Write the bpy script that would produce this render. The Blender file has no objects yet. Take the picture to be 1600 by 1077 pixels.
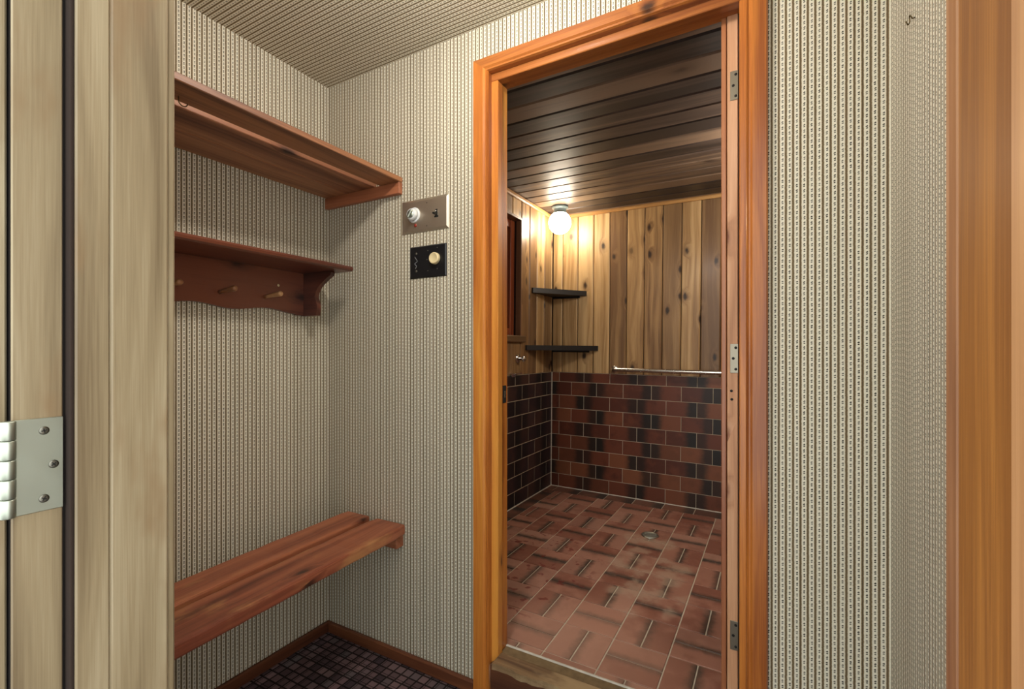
import bpy, bmesh, math, random
from mathutils import Matrix, Vector, Euler

random.seed(7)
scene = bpy.context.scene
C = scene.collection
R = math.radians

# ------------------------------------------------------------------ camera
CAM_Z = 1.116
cam = bpy.data.cameras.new('camera')
cam.sensor_width = 36.0
cam.lens = 36.0 * 731.0 / 1600.0
cam.shift_y = 11.0 / 1600.0
cam.clip_start = 0.02
cam_o = bpy.data.objects.new('camera', cam)
cam_o.location = (0, 0, CAM_Z)
cam_o.rotation_euler = (R(90), 0, R(29.17))
C.objects.link(cam_o)
scene.camera = cam_o

# ------------------------------------------------------------------ view
scene.view_settings.view_transform = 'Standard'
scene.view_settings.look = 'None'
scene.view_settings.gamma = 1.0
scene.view_settings.use_curve_mapping = False
scene.view_settings.exposure = 0.5

# ------------------------------------------------------------------ world: soft light of the hall behind the camera
w = bpy.data.worlds.new('world')
scene.world = w
w.use_nodes = True
bg = w.node_tree.nodes['Background']
bg.inputs[0].default_value = (0.95, 1.0, 0.98, 1)
bg.inputs[1].default_value = 2.1


def lamp(name, loc, power, radius, col):
    l = bpy.data.lights.new(name, 'POINT')
    l.energy = power
    l.shadow_soft_size = radius
    l.color = col
    o = bpy.data.objects.new(name, l)
    o.location = loc
    C.objects.link(o)
    return o


# ceiling lamp of the changing room (above the frame) and an added fill light behind the camera
lamp('changing_room_lamp', (-0.60, 0.76, 2.06), 14.5, 0.045, (1.0, 0.95, 0.88))
lamp('hall_fill', (0.75, -0.25, 1.30), 11.0, 0.25, (0.95, 0.98, 1.0))
lamp('shower_fill', (0.10, 2.30, 1.92), 15.0, 0.075, (1.0, 0.94, 0.84))   # added fill for planks and floor, hidden behind the open door
GLOBE_EMIT = 32.0


# ================================================================== node helpers
def lin(c):
    if isinstance(c, str):
        c = c.lstrip('#')
        c = [int(c[i:i + 2], 16) / 255 for i in (0, 2, 4)]
    return tuple((v / 12.92 if v <= 0.04045 else ((v + 0.055) / 1.055) ** 2.4) for v in c) + (1.0,)


class NT:
    def __init__(self, name):
        self.m = bpy.data.materials.new(name)
        self.m.use_nodes = True
        self.t = self.m.node_tree
        self.n = self.t.nodes
        self.b = self.n['Principled BSDF']

    def node(self, kind, **kw):
        n = self.n.new(kind)
        for k, v in kw.items():
            setattr(n, k, v)
        return n

    def put(self, sock, v):
        if isinstance(v, V):
            self.t.links.new(v.s, sock)
        elif v is not None:
            sock.default_value = v

    def math(self, op, a, b=None, c=None, clamp=False):
        n = self.node('ShaderNodeMath', operation=op, use_clamp=clamp)
        for i, v in enumerate((a, b, c)):
            self.put(n.inputs[i], v)
        return V(self, n.outputs[0])

    def coords(self, kind='Object'):
        n = self.node('ShaderNodeTexCoord')
        return V(self, n.outputs[kind])

    def pos(self):
        return V(self, self.node('ShaderNodeNewGeometry').outputs['Position'])

    def sep(self, v):
        n = self.node('ShaderNodeSeparateXYZ')
        self.put(n.inputs[0], v)
        return [V(self, o) for o in n.outputs]

    def comb(self, x, y, z):
        n = self.node('ShaderNodeCombineXYZ')
        for i, v in enumerate((x, y, z)):
            self.put(n.inputs[i], v)
        return V(self, n.outputs[0])

    def noise(self, vec, scale, detail=2.0, rough=0.5, dist=0.0):
        n = self.node('ShaderNodeTexNoise')
        self.put(n.inputs['Vector'], vec)
        n.inputs['Scale'].default_value = scale
        n.inputs['Detail'].default_value = detail
        n.inputs['Roughness'].default_value = rough
        n.inputs['Distortion'].default_value = dist
        return V(self, n.outputs[0])

    def voronoi(self, vec, scale, rnd=1.0, flat=False):
        n = self.node('ShaderNodeTexVoronoi')
        if flat:
            n.voronoi_dimensions = '2D'
        self.put(n.inputs['Vector'], vec)
        n.inputs['Scale'].default_value = scale
        n.inputs['Randomness'].default_value = rnd
        return V(self, n.outputs['Distance']), V(self, n.outputs['Color'])

    def white(self, vec):
        n = self.node('ShaderNodeTexWhiteNoise', noise_dimensions='3D')
        self.put(n.inputs['Vector'], vec)
        return V(self, n.outputs['Value'])

    def rnd(self):
        return V(self, self.node('ShaderNodeObjectInfo').outputs['Random'])

    def mix(self, f, a, b, mode='MIX'):
        n = self.node('ShaderNodeMix', data_type='RGBA', blend_type=mode)
        self.put(n.inputs[0], f)
        self.put(n.inputs[6], a)
        self.put(n.inputs[7], b)
        return V(self, n.outputs[2])

    def step(self, v, lo, hi):
        n = self.node('ShaderNodeMapRange', interpolation_type='SMOOTHSTEP', clamp=True)
        self.put(n.inputs[0], v)
        n.inputs[1].default_value = lo
        n.inputs[2].default_value = hi
        return V(self, n.outputs[0])

    def ramp(self, v, stops):
        n = self.node('ShaderNodeValToRGB')
        e = n.color_ramp.elements
        while len(e) < len(stops):
            e.new(0.5)
        for el, (p, c) in zip(e, stops):
            el.position = p
            el.color = c
        self.put(n.inputs[0], v)
        return V(self, n.outputs[0])

    def bump(self, h, strength=0.2, dist=0.001):
        n = self.node('ShaderNodeBump')
        n.inputs['Strength'].default_value = strength
        n.inputs['Distance'].default_value = dist
        self.put(n.inputs['Height'], h)
        self.t.links.new(n.outputs[0], self.b.inputs['Normal'])

    def out(self, col=None, rough=None, metal=None, spec=None, coat=None, coat_rough=0.2):
        self.put(self.b.inputs['Base Color'], col)
        self.put(self.b.inputs['Roughness'], rough)
        if metal is not None:
            self.put(self.b.inputs['Metallic'], metal)
        if spec is not None:
            self.put(self.b.inputs['Specular IOR Level'], spec)
        if coat is not None:
            self.put(self.b.inputs['Coat Weight'], coat)
            self.b.inputs['Coat Roughness'].default_value = coat_rough
        return self.m


class V:
    def __init__(self, nt, s):
        self.nt, self.s = nt, s

    def __add__(self, o): return self.nt.math('ADD', self, o)
    __radd__ = __add__
    def __sub__(self, o): return self.nt.math('SUBTRACT', self, o)
    def __rsub__(self, o): return self.nt.math('SUBTRACT', o, self)
    def __mul__(self, o): return self.nt.math('MULTIPLY', self, o)
    __rmul__ = __mul__
    def __truediv__(self, o): return self.nt.math('DIVIDE', self, o)
    def fract(self): return self.nt.math('FRACT', self)
    def floor(self): return self.nt.math('FLOOR', self)
    def abs(self): return self.nt.math('ABSOLUTE', self)
    def max(self, o): return self.nt.math('MAXIMUM', self, o)
    def min(self, o): return self.nt.math('MINIMUM', self, o)
    def pow(self, o): return self.nt.math('POWER', self, o)
    def sin(self): return self.nt.math('SINE', self)


# ================================================================== materials
def wallpaper(name, ua, va, off=0.0):
    """cream ribbons with pairs of dark dots between brown stripes; ua/va = axis index along / across the stripes"""
    t = NT(name)
    p = t.sep(t.coords())
    u, v = p[ua], p[va]
    P, Q = 0.01462, 0.0126
    wob = t.noise(t.comb(u * 60, v * 220, 0.0), 1.0, 1.0)
    x = (u + off) / P + (wob - 0.5) * 0.10
    fx = x.fract()
    col_id = x.floor()
    y = v / Q + t.white(t.comb(col_id, 3.7, 1.0))
    fy = y.fract()
    row_id = y.floor()
    d = (fx - 0.5).abs()
    band = 1.0 - t.step(d, 0.29, 0.35)                  # 1 on the cream ribbon
    core = t.step(d, 0.42, 0.47)                       # dark core of the gap
    hue = t.noise(t.comb(col_id * 0.37, v * 1.3, 5.0), 1.0, 2.0)
    cream = t.mix(hue, lin('#ddd7c6'), lin('#cfc9b6'))
    gap = t.mix(hue, lin('#8f7a5a'), lin('#7c6d53'))
    dark = t.mix(hue, lin('#4c3d2a'), lin('#433827'))
    c = t.mix(core, gap, dark)
    c = t.mix(band, c, cream)
    jit = t.white(t.comb(col_id, row_id, 2.0)) * 0.05

    def dot(cx, cy, rx, ry):
        ex = (fx - cx - jit) * (1.0 / rx)
        ey = (fy - cy) * (1.0 / ry)
        return 1.0 - t.step(ex * ex + ey * ey, 0.6, 1.3)
    dots = dot(0.54, 0.70, 0.10, 0.15).max(dot(0.42, 0.64, 0.07, 0.095))
    dots = dots.max(dot(0.54, 0.36, 0.095, 0.125)).max(dot(0.43, 0.32, 0.055, 0.10))
    fade = t.white(t.comb(col_id, row_id, 9.0)) * 0.2 + 0.8
    c = t.mix(dots * fade, c, lin('#1f1b17'))
    soil = t.step(t.noise(t.coords(), 2.2, 4.0, 0.6), 0.50, 0.85)
    c = t.mix(soil * 0.14, c, lin('#8a7048'))
    return t.out(c, 0.75, spec=0.25)


def wood(name, light, mid, dark, axis='z', knots=0.0, grain=1.0, rough=0.45, coat=0.0, vary=0.25,
         knot='#2a1710', blotch=None, spec=0.4, rings=1.0, coat_rough=0.2, tint=None):
    t = NT(name)
    p = t.sep(t.coords())
    r = t.rnd()
    ax = {'x': (1, 2, 0), 'y': (0, 2, 1), 'z': (0, 1, 2)}[axis]
    u, q, g = p[ax[0]], p[ax[1]], p[ax[2]]
    g = g + r * 37.0
    u = u + r * 3.0
    # knots: one random cell in a few carries one
    side = u + q
    kd, kc = t.voronoi(t.comb(side * 11.0, g * 6.0, 0.0), 1.0, 0.9, True)
    kr = t.sep(kc)[0]
    on = t.step(kr, 1.0 - knots * 0.9, 1.0 - knots * 0.9 + 0.02) if knots > 0 else None
    if on is not None:
        kd = kd + (t.noise(t.comb(side * 40, g * 16, r * 5.0), 1.0, 3.0, 0.65) - 0.5) * 0.22
        kk = 1.0 - t.step(kd, 0.05, 0.20)
        halo = 1.0 - t.step(kd, 0.06, 0.46)
        kk = kk * on
        halo = halo * on
    warp = t.noise(t.comb(u * 5, q * 5, g * 1.1), 1.0, 2.0) * 0.8
    if on is not None:
        warp = warp + halo * 0.35
    ring = ((u * 26.0 * rings + q * 24.0 * rings + warp * 3.2) * grain)
    saw = t.noise(t.comb(ring, g * 0.7, q * 3.0), 1.0, 3.0, 0.6)
    fib = t.noise(t.comb(u * 520, q * 520, g * 9.0), 1.0, 2.0, 0.6)
    broad = t.noise(t.comb(u * 3.0, q * 3.0 + 7.0, g * 0.9 + 4.0), 1.0, 3.0)
    f = saw * 0.62 + fib * 0.16 + broad * 0.32 + (r - 0.5) * vary - 0.05
    c = t.ramp(f, [(0.37, lin(dark)), (0.50, lin(mid)), (0.63, lin(light))])
    if tint:
        pick = t.step(t.white(t.comb(r * 77.0, 1.0, 2.0)), 0.45, 0.95)
        along = t.step(t.noise(t.comb(r * 9.0, g * 1.2, 3.0), 1.0, 2.0), 0.3, 0.65)
        c = t.mix(pick * 0.75 * (along * 0.5 + 0.5), c, lin(tint))
    if blotch:
        bl = t.step(t.noise(t.comb(u * 9, q * 9, g * 3.5 + 9.0), 1.0, 4.0, 0.62), 0.53, 0.68)
        c = t.mix(bl * 0.7, c, lin(blotch))
    if on is not None:
        c = t.mix(halo * 0.6, c, lin(dark))
        c = t.mix(kk * 0.92, c, lin(knot))
    t.bump(fib * 0.6 + saw * 0.4, 0.25, 0.0006)
    return t.out(c, rough, spec=spec, coat=coat if coat else None, coat_rough=coat_rough)


def plain(name, col, rough=0.5, metal=0.0, spec=0.5, noise=0.0, nscale=40.0):
    t = NT(name)
    c = lin(col)
    if noise:
        n = t.noise(t.coords(), nscale, 3.0)
        dk = tuple(v * (1 - noise) for v in c[:3]) + (1,)
        c = t.mix(n, dk, c)
    return t.out(c, rough, metal, spec)


def tile_mat(name, long_dark, stain=False, red='#6c3a28', red2='#562c1f', black='#1d1a17', wid=(0.008, 0.058), pale='#96603f'):
    """flashed quarry tile: brick red, burnt black towards one edge (local +x or +y)"""
    t = NT(name)
    p = t.sep(t.coords())
    r = t.rnd()
    a = p[1] if long_dark else p[0]
    wav = t.noise(t.comb(p[0] * 40 + r * 50, p[1] * 40, r * 9.0), 1.0, 3.0)
    n1 = t.noise(t.comb(p[0] * 16 + r * 90, p[1] * 16, r * 31.0), 1.0, 3.0)
    c = t.mix(t.step(n1 + (r - 0.5) * 0.5, 0.35, 0.7), lin(red), lin(red2))
    r2 = t.white(t.comb(r * 91.0, 2.0, 1.0))
    c = t.mix(t.step(r2, 0.6, 1.0) * 0.5, c, lin(pale))
    burn = t.step(a + (wav - 0.5) * 0.03, wid[0], wid[1])
    amt = t.white(t.comb(r * 53.0, 5.0, 1.0)) * 0.25 + 0.74
    c = t.mix(burn * amt, c, lin(black))
    rough = 0.42
    if stain:
        w_ = t.sep(t.pos())
        n2 = t.noise(t.comb(w_[0], w_[1], 0.0), 9.0, 4.0, 0.6)
        n3 = t.noise(t.comb(w_[0], w_[1], 4.0), 3.1, 3.0, 0.6)
        # lime left by water that ran from the drain towards the door
        dx = (w_[0] + 0.56 + (w_[1] - 2.5) * 0.18) * 4.2
        dy = (w_[1] - 2.22) * 2.1
        reach = dx * dx + dy * dy + (n3 - 0.5) * 2.2
        lime = (1.0 - t.step(reach, 0.35, 0.75)) * t.step(n2, 0.44, 0.60)
        c = t.mix(lime * 0.55, c, lin('#b59c86'))
        # worn, dusty patch by the sill
        d1 = (w_[0] + 0.62) * 2.2
        d2 = (w_[1] - 1.45) * 2.6
        dust = (1.0 - t.step(d1 * d1 + d2 * d2 + (n3 - 0.5), 0.2, 1.2))
        c = t.mix(dust * 0.34, c, lin('#c99a83'))
        # reddish splashes on the left
        sx = (w_[0] + 1.02) * 3.0
        sy = (w_[1] - 1.95) * 1.9
        spl = (1.0 - t.step(sx * sx + sy * sy, 0.5, 1.3)) * t.step(t.noise(t.comb(w_[0], w_[1], 8.0), 22.0, 2.0), 0.60, 0.66)
        c = t.mix(spl * 0.8, c, lin('#6d1f18'))
        rough = t.step(n2, 0.2, 0.9) * 0.25 + 0.36
    t.bump(t.noise(t.coords(), 160.0, 2.0), 0.12, 0.0008)
    return t.out(c, rough, spec=0.45)


def carpet_mat():
    t = NT('carpet')
    p = t.sep(t.coords())
    P = 0.034
    x, y = p[0] / P, p[1] / P
    wv = t.white(t.comb(x.floor(), 1.0, 0.0)) * 0.3
    fx, fy = x.fract(), y.fract()
    ln = t.step((fx - 0.5).abs(), 0.38, 0.44).max(t.step((fy - 0.5).abs(), 0.38, 0.44))
    half = (1.0 - t.step((fx - 0.25).abs(), 0.0, 0.07)) * t.step(t.white(t.comb(x.floor(), 7.0, 0.0)), 0.45, 0.5)
    halfy = (1.0 - t.step((fy - 0.3).abs(), 0.0, 0.07)) * t.step(t.white(t.comb(y.floor(), 17.0, 0.0)), 0.55, 0.6)
    ln = ln.max(half).max(halfy)
    tone = t.white(t.comb(x.floor(), y.floor(), 3.0))
    c = t.ramp(tone, [(0.0, lin('#42363a')), (0.4, lin('#655052')), (0.75, lin('#7c6465')), (1.0, lin('#565052'))])
    c = t.mix(ln * 0.9, c, lin('#12100f'))
    fuzz = t.noise(t.coords(), 900.0, 2.0)
    c = t.mix(t.step(fuzz, 0.45, 0.75) * 0.35, c, lin('#2a2426'))
    lint = t.step(t.noise(t.coords(), 260.0, 1.0), 0.74, 0.78)
    c = t.mix(lint * 0.4, c, lin('#9a9490'))
    t.bump(fuzz, 0.5, 0.003)
    return t.out(c, 0.95, spec=0.1)


def metal_mat(name, col, rough, brush=0.0):
    t = NT(name)
    p = t.sep(t.coords())
    n = t.noise(t.comb(p[0] * 20, p[1] * 20, p[2] * 900), 1.0, 2.0)
    s = t.noise(t.coords(), 30.0, 4.0)
    rr = n * brush + s * 0.12 + (rough - 0.06 - brush * 0.5)
    return t.out(lin(col), rr, 1.0)


def emit_mat(name, col, strength):
    t = NT(name)
    t.put(t.b.inputs['Base Color'], lin('#fff8ea'))
    t.put(t.b.inputs['Emission Color'], lin(col))
    t.b.inputs['Emission Strength'].default_value = strength
    t.b.inputs['Roughness'].default_value = 0.25
    return t.m


M = {}
M['paper_left'] = wallpaper('wallpaper_left', 1, 2)
M['paper_back'] = wallpaper('wallpaper_back', 0, 2, 0.003)
M['paper_ceiling'] = wallpaper('wallpaper_ceiling', 1, 0)
M['carpet'] = carpet_mat()
M['casing_z'] = wood('casing_fir_upright', '#d3903e', '#ba702d', '#8e4d20', 'z', 0.03, 0.8, 0.38, 0.25, 0.15, spec=0.4)
M['casing_x'] = wood('casing_fir_level', '#c68442', '#aa6830', '#824822', 'x', 0.06, 0.8, 0.34, 0.35, 0.15)
M['door_edge'] = wood('door_edge_cedar', '#d6a884', '#c08e68', '#9c6c4c', 'z', 0.12, 0.9, 0.55, 0, 0.1, knot='#6a3826')
M['door_face'] = wood('door_face_cedar', '#ac7048', '#905638', '#6c3e28', 'z', 0.10, 0.9, 0.4, 0.2, 0.2)
M['frame_cool_z'] = wood('cool_lit_frame_wood', '#a39478', '#8a795d', '#6c5b43', 'z', 0.0, 0.9, 0.42, 0.25, 0.12, blotch='#7e6548')  # left side of the frame wood, cool hall light put into its colour
M['frame_warm_z'] = wood('warm_lit_frame_wood', '#b98440', '#9e6830', '#784a22', 'z', 0.02, 1.3, 0.5, 0.08, 0.12, knot='#6a4a28', rings=1.2, spec=0.25)  # same frame wood on the right, warmer light put into its colour
M['frame_warm_edge'] = wood('warm_lit_frame_edge', '#b08258', '#986a46', '#744a30', 'z', 0.0, 0.8, 0.45, 0.1, 0.1, spec=0.3)
M['bench_y'] = wood('bench_cedar', '#ac6848', '#884a34', '#5c2e20', 'y', 0.22, 0.9, 0.46, 0.12, 0.2, blotch='#b98554')
M['cleat_x'] = wood('cleat_cedar', '#a86848', '#885034', '#5c3424', 'x', 0.1, 0.9, 0.5, 0, 0.2)
M['hat_y'] = wood('hat_shelf_cedar', '#b4805a', '#926044', '#694230', 'y', 0.08, 0.9, 0.5, 0, 0.2)
M['hat_dark_y'] = wood('hat_shelf_front_cedar', '#a06c48', '#6a4632', '#3c2620', 'y', 0.04, 0.9, 0.5, 0, 0.2)
M['rack_y'] = wood('coat_rack_pine', '#74402c', '#592d20', '#3e2017', 'y', 0.06, 0.8, 0.36, 0.3, 0.2)
M['rack_x'] = wood('coat_rack_bracket_pine', '#74402c', '#592d20', '#3e2017', 'x', 0.0, 0.8, 0.36, 0.3, 0.1)
M['peg_x'] = wood('peg_birch', '#c09468', '#a5784e', '#835636', 'x', 0.0, 0.8, 0.4, 0, 0.3)
M['base_x'] = wood('baseboard_level', '#7c4a2c', '#5e3420', '#402014', 'x', 0.0, 0.8, 0.5, 0, 0.1)
M['base_y'] = wood('baseboard_side', '#84502f', '#663a23', '#462517', 'y', 0.0, 0.8, 0.5, 0, 0.1)
M['sill_x'] = wood('worn_sill', '#a08a66', '#84694a', '#5c4430', 'x', 0.05, 1.0, 0.7, 0, 0.2, blotch='#b59a72')
M['riser_x'] = wood('sill_riser', '#6a3f26', '#4e2b1a', '#341b10', 'x', 0.05, 1.0, 0.6, 0, 0.1)
M['plank_z'] = wood('wall_cedar_plank', '#c9a878', '#a58256', '#735436', 'z', 0.24, 0.9, 0.42, 0.10, 0.2, knot='#241812', spec=0.4, tint='#6b5138')
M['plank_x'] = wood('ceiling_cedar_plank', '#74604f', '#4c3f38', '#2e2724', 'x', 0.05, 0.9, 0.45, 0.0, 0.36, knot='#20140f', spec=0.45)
M['trim_x'] = wood('cove_trim_level', '#c69a62', '#a67a48', '#7a5430', 'x', 0.06, 0.9, 0.4, 0.2, 0.1)
M['trim_y'] = wood('cove_trim_side', '#c69a62', '#a67a48', '#7a5430', 'y', 0.06, 0.9, 0.4, 0.2, 0.1)
M['win_z'] = wood('window_jamb_wood', '#7c5a42', '#644632', '#46301f', 'z', 0.0, 0.9, 0.45, 0.1, 0.1)
M['sash_z'] = wood('window_sash_redwood', '#a85e3a', '#8c4628', '#65301c', 'z', 0.0, 0.9, 0.4, 0.2, 0.1)
M['sill_y'] = wood('window_sill_wood', '#a8875c', '#8a6b48', '#604830', 'y', 0.05, 0.9, 0.5, 0, 0.1)
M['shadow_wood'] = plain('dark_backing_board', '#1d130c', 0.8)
M['shade_strip'] = plain('brown_shade_strip', '#2a190e', 0.95, noise=0.4, nscale=200)  # dark colour for added gap strips: painted groove shade and a light block
M['grout'] = plain('pale_grout', '#d9cbb4', 0.85, noise=0.4, nscale=30)
M['grout_wall'] = plain('wall_grout', '#c4b69e', 0.85, noise=0.4, nscale=25)
M['caulk'] = plain('white_caulk', '#d8d2c4', 0.6, noise=0.4, nscale=60)
M['mortar'] = plain('crumbled_mortar', '#8b7350', 0.9, noise=0.6, nscale=45)
M['tile_wall'] = tile_mat('wall_quarry_tile', False)
M['tile_floor'] = tile_mat('floor_quarry_tile', True, True, '#a0705e', '#875646', '#38322b', (0.010, 0.046), '#b58e7c')
M['tile_border'] = tile_mat('border_quarry_tile', False, False, '#7a5546', '#634438', '#3a3531')
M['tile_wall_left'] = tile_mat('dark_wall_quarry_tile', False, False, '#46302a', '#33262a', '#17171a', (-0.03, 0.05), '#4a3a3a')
M['steel'] = metal_mat('brushed_steel_plate', '#cfc4b4', 0.46, 0.12)
M['chrome'] = metal_mat('chrome', '#d8d8d8', 0.14)
M['bar_steel'] = metal_mat('satin_grab_bar', '#d8d4cc', 0.26)
M['hinge'] = metal_mat('zinc_hinge', '#aeb3a6', 0.45, 0.05)
M['hinge_old'] = metal_mat('old_steel_hinge', '#8c8474', 0.42, 0.05)
M['screw'] = metal_mat('screw_steel', '#77746a', 0.4)
M['dark_slot'] = plain('dark_slot', '#141210', 0.8)
M['black_plate'] = plain('black_plate', '#17171b', 0.34, noise=0.4, nscale=80)
M['ivory'] = plain('ivory_plastic', '#d9c79b', 0.4)
M['white_plastic'] = plain('white_plastic', '#d6d8d8', 0.3)
M['red_plastic'] = plain('red_lens', '#8c2618', 0.3)
M['black_shelf'] = plain('black_laminate', '#16171b', 0.42, noise=0.3, nscale=60)
M['grey_cap'] = plain('grey_porcelain_cap', '#5c6a6c', 0.35)
M['globe'] = emit_mat('opal_globe', '#fff0d6', GLOBE_EMIT)
M['brass_dark'] = metal_mat('dark_brass', '#6b5a3c', 0.4)
M['pane'] = plain('night_window_pane', '#0a0b0d', 0.06, spec=0.6)
M['drain'] = metal_mat('cast_drain', '#b8bab0', 0.4)
M['scratch'] = plain('scratched_bare_metal', '#b9b9bd', 0.4, noise=0.5, nscale=120)
M['plaster'] = plain('hall_plaster', '#b7ac98', 0.8)


# ================================================================== geometry helpers
def new_mesh(name, verts, faces, smooth=False):
    me = bpy.data.meshes.new(name)
    me.from_pydata([tuple(v) for v in verts], [], faces)
    me.update()
    if smooth:
        for p in me.polygons:
            p.use_smooth = True
    return me


def from_bm(name, bm, smooth=False):
    bmesh.ops.recalc_face_normals(bm, faces=bm.faces)
    me = bpy.data.meshes.new(name)
    bm.to_mesh(me)
    bm.free()
    if smooth:
        for p in me.polygons:
            p.use_smooth = True
    return me


def box_mesh(name, sx, sy, sz, ch=0.0, seg=1):
    bm = bmesh.new()
    bmesh.ops.create_cube(bm, size=1.0)
    bmesh.ops.scale(bm, vec=(sx, sy, sz), verts=bm.verts)
    if ch > 0:
        bmesh.ops.bevel(bm, geom=list(bm.edges), offset=min(ch, sx * .45, sy * .45, sz * .45), segments=seg, affect='EDGES')
    return from_bm(name, bm)


def prism_mesh(name, pts, axis, lo, hi, ch=0.0):
    """extrude a closed 2-D outline along an axis ('x': pts are (y,z); 'y': (x,z); 'z': (x,y))"""
    def v3(p, t):
        return {'x': (t, p[0], p[1]), 'y': (p[0], t, p[1]), 'z': (p[0], p[1], t)}[axis]
    n = len(pts)
    bm = bmesh.new()
    a = [bm.verts.new(v3(p, lo)) for p in pts]
    b = [bm.verts.new(v3(p, hi)) for p in pts]
    bm.faces.new(a)
    bm.faces.new(b[::-1])
    for i in range(n):
        bm.faces.new((a[i], b[i], b[(i + 1) % n], a[(i + 1) % n]))
    bmesh.ops.recalc_face_normals(bm, faces=bm.faces)
    if ch > 0:
        caps = [e for e in bm.edges if all(v in set(a) for v in e.verts) or all(v in set(b) for v in e.verts)]
        bmesh.ops.bevel(bm, geom=caps, offset=ch, segments=2, affect='EDGES')
    return from_bm(name, bm)


def lathe_mesh(name, prof, axis='z', seg=32):
    """revolve (radius, height) pairs"""
    verts, faces = [], []
    for r, h in prof:
        for k in range(seg):
            a = 2 * math.pi * k / seg
            p = (r * math.cos(a), r * math.sin(a), h)
            if axis == 'y':
                p = (p[0], p[2], p[1])
            elif axis == 'x':
                p = (p[2], p[0], p[1])
            verts.append(p)
    for i in range(len(prof) - 1):
        for k in range(seg):
            k2 = (k + 1) % seg
            faces.append((i * seg + k, i * seg + k2, (i + 1) * seg + k2, (i + 1) * seg + k))
    faces.append(tuple(range(seg)))
    faces.append(tuple(range((len(prof) - 1) * seg, len(prof) * seg))[::-1])
    bm = bmesh.new()
    tmp = new_mesh('tmp', verts, faces)
    bm.from_mesh(tmp)
    bpy.data.meshes.remove(tmp)
    bmesh.ops.remove_doubles(bm, verts=bm.verts, dist=1e-6)
    me = from_bm(name, bm, True)
    return me


def tube_mesh(name, pts, r, seg=12, radii=None):
    pts = [Vector(p) for p in pts]
    verts, faces = [], []
    up = Vector((0, 0, 1))
    prev = None
    for i, p in enumerate(pts):
        d = (pts[min(i + 1, len(pts) - 1)] - pts[max(i - 1, 0)]).normalized()
        if prev is None:
            n = d.orthogonal().normalized()
        else:
            n = (prev - d * prev.dot(d)).normalized()
        prev = n
        b = d.cross(n)
        rr = radii[i] if radii else r
        for k in range(seg):
            a = 2 * math.pi * k / seg
            verts.append(p + (n * math.cos(a) + b * math.sin(a)) * rr)
    for i in range(len(pts) - 1):
        for k in range(seg):
            k2 = (k + 1) % seg
            faces.append((i * seg + k, i * seg + k2, (i + 1) * seg + k2, (i + 1) * seg + k))
    faces.append(tuple(range(seg))[::-1])
    faces.append(tuple(range((len(pts) - 1) * seg, len(pts) * seg)))
    return new_mesh(name, verts, faces, True)


def arc(c, r, a0, a1, n, f):
    return [f(c, r, R(a0 + (a1 - a0) * i / n)) for i in range(n + 1)]


def put(name, me, mat, parent=None, loc=(0, 0, 0), rot=(0, 0, 0)):
    o = bpy.data.objects.new(name, me)
    if mat is not None and me is not None:
        if not me.materials:
            me.materials.append(M[mat])
    o.location = loc
    o.rotation_euler = rot
    if parent is not None:
        o.parent = parent
    C.objects.link(o)
    return o


def org(parent):
    return Vector(parent.get('_o', (0, 0, 0))) if parent is not None else Vector((0, 0, 0))


ORIGIN = {}


def boxo(name, x0, x1, y0, y1, z0, z1, mat, parent=None, ch=0.0, seg=1):
    """box given by its extents in room coordinates"""
    c = Vector(((x0 + x1) / 2, (y0 + y1) / 2, (z0 + z1) / 2))
    me = box_mesh(name, abs(x1 - x0), abs(y1 - y0), abs(z1 - z0), ch, seg)
    return put(name, me, mat, parent, c - ORIGIN.get(parent.name, Vector()) if parent is not None else c)


def multibox(name, boxes, mat, parent=None, at=(0, 0, 0)):
    """one structural shell out of several blocks, in room coordinates"""
    bm = bmesh.new()
    at = Vector(at)
    for x0, x1, y0, y1, z0, z1 in boxes:
        r = bmesh.ops.create_cube(bm, size=1.0)
        for v in r['verts']:
            v.co = Vector(((x0 + x1) / 2 + v.co.x * (x1 - x0), (y0 + y1) / 2 + v.co.y * (y1 - y0), (z0 + z1) / 2 + v.co.z * (z1 - z0))) - at
    o = put(name, from_bm(name, bm), mat, parent, at)
    return o


def tag(o, label, cat, group=None, kind=None):
    o['label'] = label
    o['category'] = cat
    if group:
        o['group'] = group
    if kind:
        o['kind'] = kind
    return o


def empty(name, loc, rot=(0, 0, 0)):
    o = bpy.data.objects.new(name, None)
    o.empty_display_size = 0.05
    o.location = loc
    o.rotation_euler = rot
    C.objects.link(o)
    ORIGIN[o.name] = Vector(loc)
    return o


def rel(parent, x, y, z):
    return Vector((x, y, z)) - ORIGIN.get(parent.name, Vector())


# ================================================================== dimensions (metres, camera stands at x=0, y=0)
XL, XR = -1.558, 0.222            # changing room side walls
YN, YP = 0.321, 1.280             # near wall (inner face) and partition (front face)
ZC = 2.172                        # changing room ceiling
YP2 = 1.362                       # shower side of the partition
DX0, DX1 = -0.7706, -0.0734       # shower door opening
DZ = 1.988                        # its head
SX, SY = -1.438, 3.165            # shower room: left wall and back wall faces
SXR = 0.32                        # its right wall
SF, SC = 0.126, 2.108             # its floor and ceiling
TT = 0.966                        # top of the wall tiles
TILT = R(0.6)                     # the old shower room sags a little to the right
PIV = Vector((SX, SY, SF))


def sag(x, y, z):
    return PIV + Matrix.Rotation(TILT, 3, 'Y') @ (Vector((x, y, z)) - PIV)


def sroot(name, x, y, z):
    """root in the sagging shower room; children are given in unsagged coordinates"""
    o = empty(name, sag(x, y, z), (0, TILT, 0))
    ORIGIN[o.name] = Vector((x, y, z))
    return o


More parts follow.
